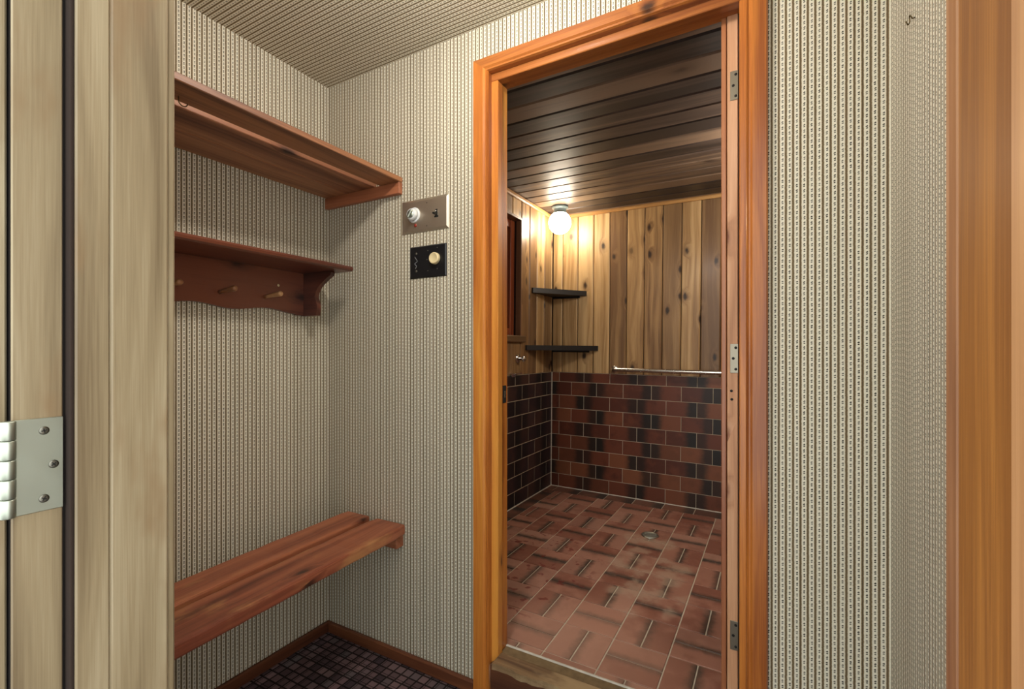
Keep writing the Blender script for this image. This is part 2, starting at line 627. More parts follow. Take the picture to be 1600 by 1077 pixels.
# ================================================================== structure: changing room
S = 'structure'
tag(multibox('floor', [(XL - 0.05, XR + 0.05, -1.3, YP2, -0.05, 0.0)], 'carpet'),
    'dark mauve checked carpet of the changing room', 'carpet', kind=S)
tag(multibox('ceiling', [(XL - 0.05, XR + 0.05, YN - 0.06, YP2, ZC, ZC + 0.05)], 'paper_ceiling'),
    'wallpapered ceiling of the changing room', 'ceiling', kind=S)
tag(multibox('wall_left', [(XL - 0.05, XL, YN - 0.06, YP2, 0, ZC)], 'paper_left'),
    'wallpapered wall behind the bench and shelves', 'wall', kind=S)
tag(multibox('wall_back', [(XL, DX0 - 0.028, YP, YP2, 0, ZC), (DX1 + 0.024, XR, YP, YP2, 0, ZC), (DX0 - 0.028, DX1 + 0.024, YP, YP2, DZ + 0.029, ZC)],
             'paper_back'), 'wallpapered partition around the shower doorway', 'wall', kind=S)
tag(multibox('wall_right', [(XR, XR + 0.05, YN - 0.06, YP2, 0, ZC)], 'paper_left'),
    'narrow wallpapered wall strip beside the golden door frame', 'wall', kind=S)
JL, JR = -0.7024, 0.0835           # near doorway jamb faces
tag(multibox('wall_front', [(XL - 0.05, JL - 0.046, 0.19, YN, 0, ZC), (JR + 0.04, XR + 0.05, 0.19, YN, 0, ZC), (JL - 0.046, JR + 0.04, 0.19, YN, 2.08, ZC)],
             'paper_back'), 'wall around the near doorway', 'wall', kind=S)

# baseboards
tag(boxo('baseboard_left', XL, XL + 0.016, YN, YP, 0, 0.042, 'base_y', ch=0.004), 'low brown baseboard under the bench', 'baseboard', kind=S)
tag(boxo('baseboard_back', XL + 0.016, DX0 - 0.08, YP - 0.016, YP, 0, 0.042, 'base_x', ch=0.004), 'low brown baseboard left of the shower doorway', 'baseboard', kind=S)
tag(boxo('baseboard_right', 0.0, XR, YP - 0.016, YP, 0, 0.042, 'base_x', ch=0.004), 'low brown baseboard right of the shower doorway', 'baseboard', kind=S)

# ------------------------------------------------------------------ shower door frame
f1 = tag(empty('trim_1', (DX0, YP, 0)), 'orange fir door frame of the shower doorway', 'door frame', kind=S)
cy0 = YP - 0.018
CW = 0.053
oL, oR, oT = DX0 - 0.0815, DX1 + 0.0625, DZ + 0.071


def casing_profile():
    """(offset from outer edge, depth): flat board with a sunk inner bead"""
    return [(0.0, 0.0), (0.0, -0.013), (0.004, -0.018), (0.040, -0.018), (0.046, -0.013), (0.050, -0.013), (0.055, -0.016), (0.058, -0.010), (0.058, 0.012)]


def casing_leg(name, xo, sgn, z1, width):
    k = width / 0.058
    pts = [(o * k, d) for o, d in casing_profile()]
    n = len(pts)
    verts, faces = [], []
    for (o, d) in pts:
        verts.append((xo + sgn * o, YP + d, 0.0))
        verts.append((xo + sgn * o, YP + d, z1 - o / k * 0.047 / 0.058))
    for i in range(n):
        j = (i + 1) % n
        faces.append((2 * i, 2 * j, 2 * j + 1, 2 * i + 1))
    faces.append(tuple(2 * i for i in range(n)))
    faces.append(tuple(2 * i + 1 for i in range(n)))
    c = Vector((xo, YP, z1 / 2))
    bm = bmesh.new()
    me = new_mesh('t', [Vector(v) - c for v in verts], faces)
    bm.from_mesh(me)
    bpy.data.meshes.remove(me)
    return put(name, from_bm(name, bm), 'casing_z', f1, rel(f1, *c))


casing_leg('side_casing', oL, 1, oT, 0.058)
casing_leg('side_casing', oR, -1, oT, 0.047)
pts = casing_profile()
verts, faces = [], []
for (o, d) in pts:
    verts.append((oL + o, YP + d, oT - o * 0.047 / 0.058))
    verts.append((oR - o * 0.047 / 0.058, YP + d, oT - o * 0.047 / 0.058))
n = len(pts)
for i in range(n):
    j = (i + 1) % n
    faces.append((2 * i, 2 * j, 2 * j + 1, 2 * i + 1))
faces.append(tuple(2 * i for i in range(n)))
faces.append(tuple(2 * i + 1 for i in range(n)))
cc = Vector(((oL + oR) / 2, YP, oT))
bm = bmesh.new()
me = new_mesh('t', [Vector(v) - cc for v in verts], faces)
bm.from_mesh(me)
bpy.data.meshes.remove(me)
put('head_casing', from_bm('head_casing', bm), 'casing_x', f1, rel(f1, *cc))
# jambs with a rabbet on the shower side
boxo('side_jamb', DX0 - 0.030, DX0, YP + 0.008, 1.317, 0.10, DZ, 'casing_z', f1, 0.002)
boxo('side_jamb_rabbet', DX0 - 0.030, DX0 - 0.009, 1.317, YP2 + 0.002, 0.10, DZ + 0.009, 'casing_z', f1, 0.001)
boxo('side_jamb', DX1, DX1 + 0.026, YP + 0.008, 1.317, 0.10, DZ, 'casing_z', f1, 0.002)
boxo('side_jamb_rabbet', DX1 + 0.009, DX1 + 0.025, 1.317, YP2 + 0.002, 0.10, DZ + 0.009, 'casing_z', f1, 0.001)
boxo('head_jamb', DX0 - 0.03, DX1 + 0.02, YP + 0.008, 1.317, DZ, DZ + 0.030, 'casing_x', f1, 0.002)
boxo('head_jamb_rabbet', DX0 - 0.03, DX1 + 0.02, 1.317, YP2 + 0.002, DZ + 0.009, DZ + 0.026, 'casing_x', f1, 0.001)
# latch strike on the left jamb
zs = CAM_Z - 0.142
st = boxo('strike_plate', DX0 - 0.0095, DX0 - 0.0080, 1.333, 1.356, zs - 0.029, zs + 0.029, 'dark_slot', f1, 0.0005)
st['label'] = 'dark metal latch strike plate'
put('latch_lip', box_mesh('latch_lip', 0.002, 0.008, 0.022, 0.0008), 'hinge_old', st, (0.0012, 0.002, 0.0))
# raised sill: worn front board, crumbling mortar strip, caulk line, dark riser
boxo('sill_riser', DX0 - 0.02, DX1 + 0.02, YP - 0.008, YP + 0.01, 0.0, 0.118, 'riser_x', f1, 0.002)
pts = []
nn = 40
rs = random.Random(3)
front = []
for i in range(nn + 1):
    x = DX0 + (DX1 - DX0) * i / nn
    front.append((x, YP - 0.028 + rs.uniform(-0.003, 0.003) + 0.003 * math.sin(i * 0.7)))
outline = front + [(DX1, YP + 0.030), (DX0, YP + 0.030)]
cs = Vector(((DX0 + DX1) / 2, YP, 0.118))
put('sill_board', prism_mesh('sill_board', [(p[0] - cs.x, p[1] - cs.y) for p in outline], 'z', 0, 0.020), 'sill_x', f1, rel(f1, *cs))
boxo('sill_mortar', DX0 - 0.01, DX1 + 0.01, YP + 0.032, YP2 - 0.006, 0.09, 0.134, 'mortar', f1, 0.004)
boxo('sill_caulk', DX0 - 0.01, DX1 + 0.01, YP2 - 0.008, YP2 + 0.001, 0.09, 0.136, 'caulk', f1, 0.002)

# ------------------------------------------------------------------ near doorway frame (the camera looks through it)
f2 = tag(empty('trim_2', (JL, 0.25, 0)), 'wooden frame of the near doorway with a zinc hinge on its pale left side', 'door frame', kind=S)
HZ = 2.08
HJ = -0.715
boxo('hinge_jamb', HJ - 0.004, HJ, 0.177, 0.2185, 0, HZ, 'frame_cool_z', f2, 0.001)
boxo('slot_shade_filler', HJ - 0.070, HJ - 0.0045, 0.1800, 0.1890, 0, HZ, 'shadow_wood', f2)  # dark fillers, here and next, put the slot's shade into colour
boxo('slot_shade_filler', HJ - 0.030, HJ - 0.010, 0.2184, 0.2252, 0, HZ, 'shadow_wood', f2)
boxo('slot_shade_strip', HJ - 0.004, JL - 0.0012, 0.2215, 0.2253, 0, HZ, 'shade_strip', f2, 0.001)  # groove shade painted as a dark strip on the lit stop face
boxo('stop_strip', JL - 0.045, JL, 0.2255, 0.2580, 0, HZ, 'frame_cool_z', f2, 0.002)
boxo('side_jamb', JL - 0.045, JL, 0.2584, 0.3210, 0, HZ, 'frame_cool_z', f2, 0.0025)
boxo('inner_casing', JL - 0.065, JL - 0.006, 0.3214, 0.3320, 0, HZ + 0.06, 'frame_cool_z', f2, 0.003)
boxo('outer_casing', HJ - 0.085, HJ - 0.018, 0.158, 0.1780, 0, HZ + 0.06, 'frame_cool_z', f2, 0.002)
boxo('stop_strip', JR - 0.002, JR + 0.03, 0.2255, 0.2584, 0, HZ, 'frame_warm_edge', f2, 0.003)
boxo('hinge_jamb', JR + 0.0126, JR + 0.04, 0.177, 0.2185, 0, HZ, 'frame_warm_z', f2, 0.001)
boxo('side_jamb', JR, JR + 0.03, 0.2588, 0.3238, 0, HZ, 'frame_warm_z', f2, 0.001)
boxo('inner_casing', JR + 0.0040, JR + 0.06, 0.3242, 0.3370, 0, HZ + 0.06, 'frame_warm_edge', f2, 0.001)
boxo('casing_bead', JR + 0.0010, JR + 0.06, 0.3373, 0.3520, 0, HZ + 0.06, 'frame_warm_edge', f2, 0.005, 3)
boxo('outer_casing', JR + 0.03, JR + 0.10, 0.158, 0.1765, 0, HZ + 0.06, 'frame_warm_edge', f2, 0.002)
boxo('head_jamb', JL - 0.03, JR + 0.03, 0.177, 0.3204, HZ, HZ + 0.03, 'casing_x', f2, 0.002)

# zinc butt hinge on the left jamb
hz0, hz1 = CAM_Z - 0.1785, CAM_Z - 0.0745
hc = (hz0 + hz1) / 2
hx = HJ - 0.0003
hinge = boxo('hinge_leaf', hx, hx + 0.0022, 0.1785, 0.2185, hz0, hz1, 'hinge', f2, 0.0006)
hinge['label'] = 'zinc hinge leaf with three cross-head screws'
screw = lathe_mesh('screw_head', [(0.0, 0.0), (0.0046, 0.0), (0.0046, 0.0005), (0.003, 0.0011), (0.0, 0.0011)], 'x', 20)
slot_bm = bmesh.new()
for sy_, sz_ in ((0.0050, 0.0011), (0.0011, 0.0050)):
    r_ = bmesh.ops.create_cube(slot_bm, size=1.0)
    for v in r_['verts']:
        v.co = Vector((v.co.x * 0.0004 + 0.0011, v.co.y * sy_, v.co.z * sz_))
slot = from_bm('screw_slot', slot_bm)
hloc = Vector((hx + 0.0011, 0.1985, hc))
for k, (yy, zz) in enumerate(((0.2020, hc + 0.038), (0.2100, hc - 0.001), (0.2020, hc - 0.038))):
    s_ = put('screw', screw, 'screw', hinge, Vector((hx + 0.0022, yy, zz)) - hloc, (R(20 * k), 0, 0))
    s2 = put('screw_slot', slot, 'dark_slot', hinge, Vector((hx + 0.0022, yy, zz)) - hloc, (R(12 + 25 * k), 0, 0))
for k in range(5):
    z0_ = hz0 + (hz1 - hz0) * k / 5
    z1_ = hz0 + (hz1 - hz0) * (k + 1) / 5
    put('knuckle', lathe_mesh('knuckle', [(0.0, 0.0003), (0.0056, 0.0003), (0.0063, 0.0012), (0.0063, (hz1 - hz0) / 5 - 0.0012), (0.0056, (hz1 - hz0) / 5 - 0.0003), (0.0, (hz1 - hz0) / 5 - 0.0003)], 'z', 20),
        'hinge', hinge, Vector((hx + 0.003, 0.1735, z0_)) - hloc)

# ================================================================== structure: shower room
mfl = tag(sroot('floor_shower', SX, SY, SF), 'basket weave red quarry tile floor of the shower room', 'tiled floor', kind=S)
slab = boxo('grout_bed', SX - 0.03, SXR, YP2 - 0.004, SY + 0.03, SF - 0.05, SF - 0.0015, 'grout', mfl)
PX, PY = 0.1832, 0.1815
LX, LY = -0.6665, 1.594
G = 0.0050
TH = 0.008
BX, BY = SX + 0.088, 3.048           # inner edge of the border course
tile_cache = {}


def tile_mesh(kind, sx, sy):
    key = (kind, round(sx, 4), round(sy, 4))
    if key not in tile_cache:
        me = box_mesh('tile', sx, sy, TH, 0.0012)
        me.materials.append(M[kind])
        tile_cache[key] = me
    return tile_cache[key]


def floor_tile(x0, x1, y0, y1, joint):
    """joint: side that faces the middle joint of its pair, 'x+','x-','y+','y-'"""
    x0, x1, y0, y1 = max(x0, BX), min(x1, SXR), max(y0, YP2 + 0.002), min(y1, BY)
    if x1 - x0 < 0.02 or y1 - y0 < 0.02:
        return
    sx, sy = x1 - x0 - G, y1 - y0 - G
    rz = {'y+': 0, 'x-': 90, 'y-': 180, 'x+': -90}[joint]
    me = tile_mesh('tile_floor', sx, sy) if joint[0] == 'y' else tile_mesh('tile_floor', sy, sx)
    o = put('tile', me, None, mfl, rel(mfl, (x0 + x1) / 2, (y0 + y1) / 2, SF + 0.0018 - TH / 2 + random.uniform(-0.0004, 0.0004)), (0, 0, R(rz)))


for i in range(-5, 7):
    for j in range(-2, 9):
        x0, y0 = LX + i * PX, LY + j * PY
        if (i + j) % 2 == 1:            # middle joint runs front to back
            floor_tile(x0, x0 + PX / 2, y0, y0 + PY, 'x+')
            floor_tile(x0 + PX / 2, x0 + PX, y0, y0 + PY, 'x-')
        else:
            floor_tile(x0, x0 + PX, y0, y0 + PY / 2, 'y+')
            floor_tile(x0, x0 + PX, y0 + PY / 2, y0 + PY, 'y-')
# border course along the walls
TL = 0.1896
xs = [SX + 0.004] + [v for v in [-1.1875 + (k - 1) * TL for k in range(10)] if SX + 0.03 < v < SXR - 0.03] + [SXR]
for a_, b_ in zip(xs[:-1], xs[1:]):
    put('border_tile', tile_mesh('tile_border', b_ - a_ - G, SY - BY - G), None, mfl, rel(mfl, (a_ + b_) / 2, (BY + SY) / 2, SF + 0.0018 - TH / 2))
ys = [YP2 + 0.004] + [v for v in [2.614 + (k - 6) * TL for k in range(10)] if YP2 + 0.03 < v < BY - 0.03] + [BY]
for a_, b_ in zip(ys[:-1], ys[1:]):
    put('border_tile', tile_mesh('tile_border', b_ - a_ - G, BX - SX - G), None, mfl, rel(mfl, (BX + SX) / 2, (a_ + b_) / 2, SF + 0.0018 - TH / 2), (0, 0, R(90)))

boxo('wall_joint', SX, SXR, SY - 0.007, SY + 0.002, SF - 0.002, SF + 0.006, 'caulk', mfl, 0.003)
boxo('wall_joint', SX - 0.002, SX + 0.007, YP2, SY, SF - 0.002, SF + 0.006, 'caulk', mfl, 0.003)

# back wall of the shower
RP = 0.0964
wbk = tag(sroot('wall_shower_back', SX, SY, SF), 'back wall of the shower room, cedar planks above red quarry tiles', 'wall', kind=S)
boxo('grout_bed', SX - 0.03, SXR, SY + 0.0015, SY + 0.05, SF - 0.02, TT, 'grout_wall', wbk)
boxo('plank_backing', SX - 0.03, SXR, SY + 0.014, SY + 0.05, TT, SC + 0.02, 'shadow_wood', wbk)
GW = 0.0036
wt_cache = {}


def wall_tile(parent, a0, a1, z0, z1, flip, side):
    la, lz = a1 - a0 - GW, z1 - z0 - GW
    key = (round(la, 4), round(lz, 4), side)
    if key not in wt_cache:
        me = box_mesh('tile', la, lz, TH, 0.0009)
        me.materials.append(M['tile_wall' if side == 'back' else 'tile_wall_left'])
        wt_cache[key] = me
    me = wt_cache[key]
    if side == 'back':
        loc = rel(parent, (a0 + a1) / 2, SY + TH / 2 + random.uniform(-0.0003, 0.0003), (z0 + z1) / 2)
        rot = (R(90), 0, 0) if not flip else (R(90), R(180), 0)
    else:
        loc = rel(parent, SX - TH / 2 + random.uniform(-0.0003, 0.0003), (a0 + a1) / 2, (z0 + z1) / 2)
        rot = (R(90), 0, R(90)) if not flip else (R(90), R(180), R(90))
    put('tile', me, None, parent, loc, rot)


for r_ in range(9):
    z0 = SF + r_ * RP
    z1 = min(SF + (r_ + 1) * RP, TT)
    base = -1.1875 if r_ % 2 == 0 else -1.0935      # a joint flanked by burnt ends
    k0 = -3
    for k in range(k0, 9):
        a0, a1 = base + k * TL, base + (k + 1) * TL
        a0c, a1c = max(a0, SX + 0.002), min(a1, SXR)
        if a1c - a0c < 0.02:
            continue
        wall_tile(wbk, a0c, a1c, z0, z1, k % 2 == 0, 'back')
boxo('corner_joint', SX - 0.002, SX + 0.005, SY - 0.005, SY + 0.002, SF, TT, 'caulk', wbk, 0.002)
BP = 0.1182
pl_cache = {}


def plank(parent, a0, a1, z0, z1, side):
    key = (round(a1 - a0, 4), round(z1 - z0, 4))
    if key not in pl_cache:
        me = bpy.data.meshes.new('plank')
        wd = a1 - a0 - 0.0042
        h = z1 - z0
        bm = bmesh.new()
        out = [(-wd / 2, 0.012), (-wd / 2, 0.0055), (-wd / 2 + 0.006, 0.0), (wd / 2 - 0.006, 0.0), (wd / 2, 0.0055), (wd / 2, 0.012)]
        me = prism_mesh('plank', out, 'z', -h / 2, h / 2)
        me.materials.append(M['plank_z'])
        pl_cache[key] = me
    me = pl_cache[key]
    if side == 'back':
        put('plank', me, None, parent, rel(parent, (a0 + a1) / 2, SY, (z0 + z1) / 2))
    else:
        put('plank', me, None, parent, rel(parent, SX, (a0 + a1) / 2, (z0 + z1) / 2), (0, 0, R(90)))


edges = [SX] + [-1.242 + (k - 1) * BP for k in range(14) if -1.242 + (k - 1) * BP < SXR - 0.02] + [SXR]
for a_, b_ in zip(edges[:-1], edges[1:]):
    plank(wbk, a_, b_, TT + 0.002, SC, 'back')
boxo('cove_trim', SX + 0.02, SXR, SY - 0.020, SY, SC - 0.026, SC, 'trim_x', wbk, 0.006)

# left wall of the shower, with a small recessed window
WY0, WY1, WZ0, WZ1 = 2.30, 2.670, 1.217, 1.975
wlf = tag(sroot('wall_shower_left', SX, SY, SF), 'left wall of the shower room, cedar planks above dark quarry tiles', 'wall', kind=S)
boxo('grout_bed', SX - 0.05, SX - 0.0007, YP2, SY + 0.05, SF - 0.02, TT, 'grout_wall', wlf)
boxo('plank_backing', SX - 0.05, SX - 0.014, YP2, WY0, TT, SC + 0.02, 'shadow_wood', wlf)
boxo('plank_backing', SX - 0.05, SX - 0.014, WY1, SY + 0.03, TT, SC + 0.02, 'shadow_wood', wlf)
boxo('plank_backing', SX - 0.05, SX - 0.014, WY0, WY1, TT, WZ0, 'shadow_wood', wlf)
boxo('plank_backing', SX - 0.05, SX - 0.014, WY0, WY1, WZ1, SC + 0.02, 'shadow_wood', wlf)
for r_ in range(9):
    z0 = SF + r_ * RP
    z1 = min(SF + (r_ + 1) * RP, TT)
    base = 2.605 if r_ % 2 == 0 else 2.700
    for k in range(-8, 5):
        a0, a1 = base + k * TL, base + (k + 1) * TL
        a0c, a1c = max(a0, YP2), min(a1, SY - 0.002)
        if a1c - a0c < 0.02:
            continue
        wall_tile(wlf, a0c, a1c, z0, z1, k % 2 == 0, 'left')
ledge = [WY1 + (k - 12) * BP for k in range(18)]
ledge = [YP2] + [v for v in ledge if YP2 + 0.02 < v < SY - 0.02] + [SY]
for a_, b_ in zip(ledge[:-1], ledge[1:]):
    if b_ <= WY0 + 0.01 or a_ >= WY1 - 0.01:
        plank(wlf, a_, b_, TT + 0.002, SC, 'left')
    else:
        plank(wlf, a_, b_, TT + 0.002, WZ0, 'left')
        plank(wlf, a_, b_, WZ1, SC, 'left')
boxo('cove_trim', SX, SX + 0.020, YP2, SY, SC - 0.026, SC, 'trim_y', wlf, 0.006)

# the two shower walls the camera does not see
tag(multibox('wall_shower_right', [(SXR, SXR + 0.05, YP2, SY + 0.05, 0.0, SC + 0.05)], 'plank_z'), 'right wall of the shower room behind its open door', 'wall', kind=S)
tag(multibox('wall_shower_front', [(SX - 0.1, XL + 0.0, YP2 - 0.02, YP2 + 0.03, 0, SC + 0.05), (XR, SXR + 0.05, YP2 - 0.05, YP2, 0, SC + 0.05)], 'plank_z'),
    'front wall ends of the shower room', 'wall', kind=S)

# plank ceiling
cl = tag(sroot('ceiling_shower', SX, SY, SF), 'dark stained plank ceiling of the shower room', 'ceiling', kind=S)
boxo('ceiling_backing', SX - 0.03, SXR, YP2 - 0.02, SY + 0.03, SC + 0.014, SC + 0.06, 'shadow_wood', cl)
cp = None
cy = [YP2 - 0.05] + [1.660 + (k - 3) * 0.1141 for k in range(20) if YP2 < 1.660 + (k - 3) * 0.1141 < SY - 0.02] + [SY]
cc_cache = {}
for a_, b_ in zip(cy[:-1], cy[1:]):
    key = round(b_ - a_, 4)
    if key not in cc_cache:
        wd = b_ - a_ - 0.004
        out = [(-wd / 2, 0.012), (-wd / 2, 0.0055), (-wd / 2 + 0.006, 0.0), (wd / 2 - 0.006, 0.0), (wd / 2, 0.0055), (wd / 2, 0.012)]
        me = prism_mesh('plank', out, 'x', -(SXR - SX) / 2, (SXR - SX) / 2)
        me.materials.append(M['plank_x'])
        cc_cache[key] = me
    put('plank', cc_cache[key], None, cl, rel(cl, (SX + SXR) / 2, (a_ + b_) / 2, SC))

# recessed window in the left wall
wn = tag(sroot('window_1', SX, WY1, WZ0), 'small recessed window in the cedar wall of the shower room', 'window', kind=S)
boxo('window_jamb', SX - 0.036, SX + 0.002, WY1 - 0.004, WY1 + 0.010, WZ0, WZ1, 'win_z', wn, 0.001)
boxo('window_jamb', SX - 0.036, SX + 0.002, WY0 - 0.010, WY0 + 0.004, WZ0, WZ1, 'win_z', wn, 0.001)
boxo('window_recess', SX - 0.13, SX - 0.036, WY1 + 0.004, WY1 + 0.014, WZ0, WZ1, 'shadow_wood', wn)
boxo('window_head', SX - 0.13, SX + 0.002, WY0, WY1, WZ1 - 0.012, WZ1 + 0.004, 'win_z', wn, 0.001)
boxo('window_sill', SX - 0.13, SX + 0.028, WY0 - 0.03, WY1 + 0.028, WZ0 - 0.042, WZ0, 'sill_y', wn, 0.004)
for y0_, y1_ in ((WY1 - 0.048, WY1 + 0.002), (WY0, WY0 + 0.048)):
    boxo('sash_stile', SX - 0.115, SX - 0.052, y0_, y1_, WZ0, WZ1 - 0.012, 'sash_z', wn, 0.003)
for z0_, z1_ in ((WZ0, WZ0 + 0.05), (WZ1 - 0.062, WZ1 - 0.012)):
    boxo('sash_rail', SX - 0.11, SX - 0.056, WY0 + 0.048, WY1 - 0.048, z0_, z1_, 'sash_z', wn, 0.003)
boxo('pane', SX - 0.092, SX - 0.088, WY0 + 0.045, WY1 - 0.045, WZ0 + 0.045, WZ1 - 0.055, 'pane', wn)

# ------------------------------------------------------------------ the shower door, standing open at a right angle
dr = tag(empty('door_1', (-0.080, 1.350, 0.14)), 'plank shower door standing open, its hinge edge towards the doorway', 'door', kind=S)
DY0, DY1 = 1.350, 2.02
DB, DT = 0.140, 2.00
boxo('hinge_stile', -0.1055, -0.080, DY0, DY0 + 0.10, DB, DT, 'door_edge', dr, 0.0015)
boxo('lock_stile', -0.1055, -0.080, DY1 - 0.10, DY1, DB, DT, 'door_edge', dr, 0.0015)
for z0_, z1_ in ((DB, DB + 0.14), (1.02, 1.14), (DT - 0.12, DT)):
    boxo('rail', -0.1055, -0.080, DY0 + 0.1, DY1 - 0.1, z0_, z1_, 'door_edge', dr, 0.0015)
for k in range(6):
    y0_ = DY0 + 0.002 + k * (DY1 - DY0) / 6
    boxo('board', -0.1200, -0.1075, y0_, y0_ + (DY1 - DY0) / 6 - 0.002, DB, DT, 'door_face', dr, 0.002)
boxo('light_block_strip', -0.0798, -0.0736, DY0 + 0.002, DY0 + 0.010, DB, DT, 'shade_strip', dr)  # added strip that blocks light leaking through the hinge gap
for zc, m_ in ((CAM_Z + 0.695, 'hinge_old'), (CAM_Z - 0.018, 'hinge_old'), (CAM_Z - 0.742, 'dark_slot')):
    hl = boxo('hinge_leaf', -0.0985, -0.0795, DY0 - 0.0015, DY0 + 0.0005, zc - 0.038, zc + 0.038, 'hinge_old', dr, 0.0005)
    for dz, dxx in ((0.028, 0.004), (0.0, -0.002), (-0.028, 0.004)):
        put('screw', lathe_mesh('screw', [(0.0, 0.0), (0.0036, 0.0), (0.0030, -0.0009), (0.0, -0.0009)], 'y', 14), 'dark_slot', hl, (dxx, -0.0010, dz))
for zc, dx in ((CAM_Z - 0.103, -0.0955), (CAM_Z - 0.125, -0.0945)):
    put('screw_hole', lathe_mesh('screw_hole', [(0.0, 0.0004), (0.0034, 0.0004), (0.0034, -0.0004), (0.0, -0.0004)], 'y', 14), 'dark_slot', dr, rel(dr, dx, DY0 - 0.0002, zc))

# ================================================================== things in the changing room
# ------------------------------------------------------------------ bench
bz = 0.499
bn = tag(empty('bench', (-1.30, YP - 0.003, bz - 0.08), (R(1.9), 0, 0)), 'red cedar wall bench of two long planks with a gap', 'bench')


def worn_plank(name, x0, x1, y0, y1, z0, z1, mat, parent, seed):
    """plank with rounded, slightly wavering long edges"""
    rn = random.Random(seed)
    n = 28
    prof = [(0, 0.006), (0.0018, 0.0018), (0.006, 0)]
    verts, faces = [], []
    ring = None
    cx, cyy, cz = (x0 + x1) / 2, (y0 + y1) / 2, (z0 + z1) / 2
    for i in range(n + 1):
        y = y0 + (y1 - y0) * i / n
        e = [rn.uniform(-0.0008, 0.0008) for _ in range(4)]
        edge = 0.006 if i in (0, n) else 0.0
        pts = []
        xa, xb, za, zb = x0 + e[0] + edge * .4, x1 + e[1] - edge, z0 + e[2], z1 + e[3] - edge * .4
        for dx, dz in prof:
            pts.append((xa + dx, zb - dz))
        for dx, dz in prof[::-1]:
            pts.append((xb - dx, zb - dz))
        for dx, dz in prof:
            pts.append((xb - dx, za + dz))
        for dx, dz in prof[::-1]:
            pts.append((xa + dx, za + dz))
        for p in pts:
            verts.append((p[0] - cx, y - cyy, p[1] - cz))
        m = len(pts)
    for i in range(n):
        for k in range(m):
            k2 = (k + 1) % m
            faces.append((i * m + k, i * m + k2, (i + 1) * m + k2, (i + 1) * m + k))
    faces.append(tuple(range(m)))
    faces.append(tuple(range(n * m, (n + 1) * m)))
    bm = bmesh.new()
    t_ = new_mesh('t', verts, faces)
    bm.from_mesh(t_)
    bpy.data.meshes.remove(t_)
    return put(name, from_bm(name, bm), mat, parent, rel(parent, cx, cyy, cz))


worn_plank('seat_plank', -1.4455, -1.320, YN + 0.025, YP - 0.003, bz - 0.038, bz, 'bench_y', bn, 1)
worn_plank('seat_plank', -1.290, -1.145, YN + 0.025, YP - 0.003, bz - 0.038, bz, 'bench_y', bn, 2)
boxo('cleat', -1.475, -1.160, YP - 0.038, YP - 0.0005, bz - 0.082, bz - 0.0385, 'cleat_x', bn, 0.003)
boxo('cleat', -1.475, -1.160, YN + 0.0205, YN + 0.058, bz - 0.082, bz - 0.0385, 'cleat_x', bn, 0.003)

# ------------------------------------------------------------------ hat shelf
sz = CAM_Z + 0.626
hs = tag(empty('hat_shelf', (-1.36, 0.80, sz - 0.06)), 'slatted cedar hat shelf high on the wall above the coat rack', 'shelf')
boxo('slat', -1.262, -1.163, YN + 0.024, YP - 0.002, sz - 0.018, sz, 'hat_dark_y', hs, 0.002)
boxo('slat', -1.421, -1.290, YN + 0.024, YP - 0.002, sz - 0.018, sz, 'hat_y', hs, 0.002)
boxo('slat', -1.554, -1.425, YN + 0.024, YP - 0.002, sz - 0.018, sz, 'hat_y', hs, 0.002)
boxo('cleat', -1.556, -1.166, YP - 0.019, YP - 0.0005, sz - 0.060, sz - 0.0185, 'cleat_x', hs, 0.001)
boxo('cleat', -1.556, -1.166, YN + 0.0205, YN + 0.040, sz - 0.060, sz - 0.0185, 'cleat_x', hs, 0.001)
hk = [(0, 0, 0.0), (0, 0, -0.010)] + [(0, 0.010 - 0.010 * math.cos(R(a)), -0.010 - 0.010 * math.sin(R(a))) for a in range(20, 200, 20)]
put('hook', tube_mesh('hook', hk, 0.0014, 8), 'brass_dark', hs, rel(hs, -1.235, 0.585, sz - 0.0178))

# ------------------------------------------------------------------ coat rack: shelf, scalloped back, bracket ends, pegs
rz = CAM_Z + 0.311
RY0, RY1 = 0.395, 1.152
ck = tag(empty('coat_rack', (XL, (RY0 + RY1) / 2, rz - 0.19)), 'dark red coat rack with shelf, scalloped lower edge and wooden pegs', 'coat rack')
# shelf board with gently rounded front
prof = [(XL + 0.001, rz - 0.019), (XL + 0.214, rz - 0.019), (XL + 0.221, rz - 0.015), (XL + 0.223, rz - 0.008), (XL + 0.219, rz - 0.002), (XL + 0.212, rz), (XL + 0.001, rz)]
cx = Vector((XL + 0.11, (RY0 + RY1) / 2, rz))
put('shelf_board', prism_mesh('shelf_board', [(p[0] - cx.x, p[1] - cx.z) for p in prof], 'y', RY0 - 0.055 - cx.y, RY1 + 0.055 - cx.y), 'rack_y', ck, rel(ck, *cx))
# back board: cyma curve along the bottom, mirrored about the middle
mid = (RY0 + RY1) / 2


def scallop(y):
    d = abs(y - mid) / ((RY1 - RY0) / 2)
    base = 0.176
    if d > 0.93:
        return base
    t = d / 0.93
    # lobe at the ends, hollow, shallow lobe, hollow in the centre
    return base - 0.006 - 0.013 * (0.5 - 0.5 * math.cos(t * 2 * math.pi * 1.5 + math.pi)) + 0.002 * t


outl = [(RY0, rz - 0.019), (RY1, rz - 0.019)]
N_ = 90
for i in range(N_ + 1):
    y = RY1 - (RY1 - RY0) * i / N_
    outl.append((y, rz - scallop(y)))
cb = Vector((XL + 0.0095, mid, rz - 0.1))
put('back_board', prism_mesh('back_board', [(p[0] - cb.y, p[1] - cb.z) for p in outl], 'x', -0.009, 0.009), 'rack_y', ck, rel(ck, *cb))
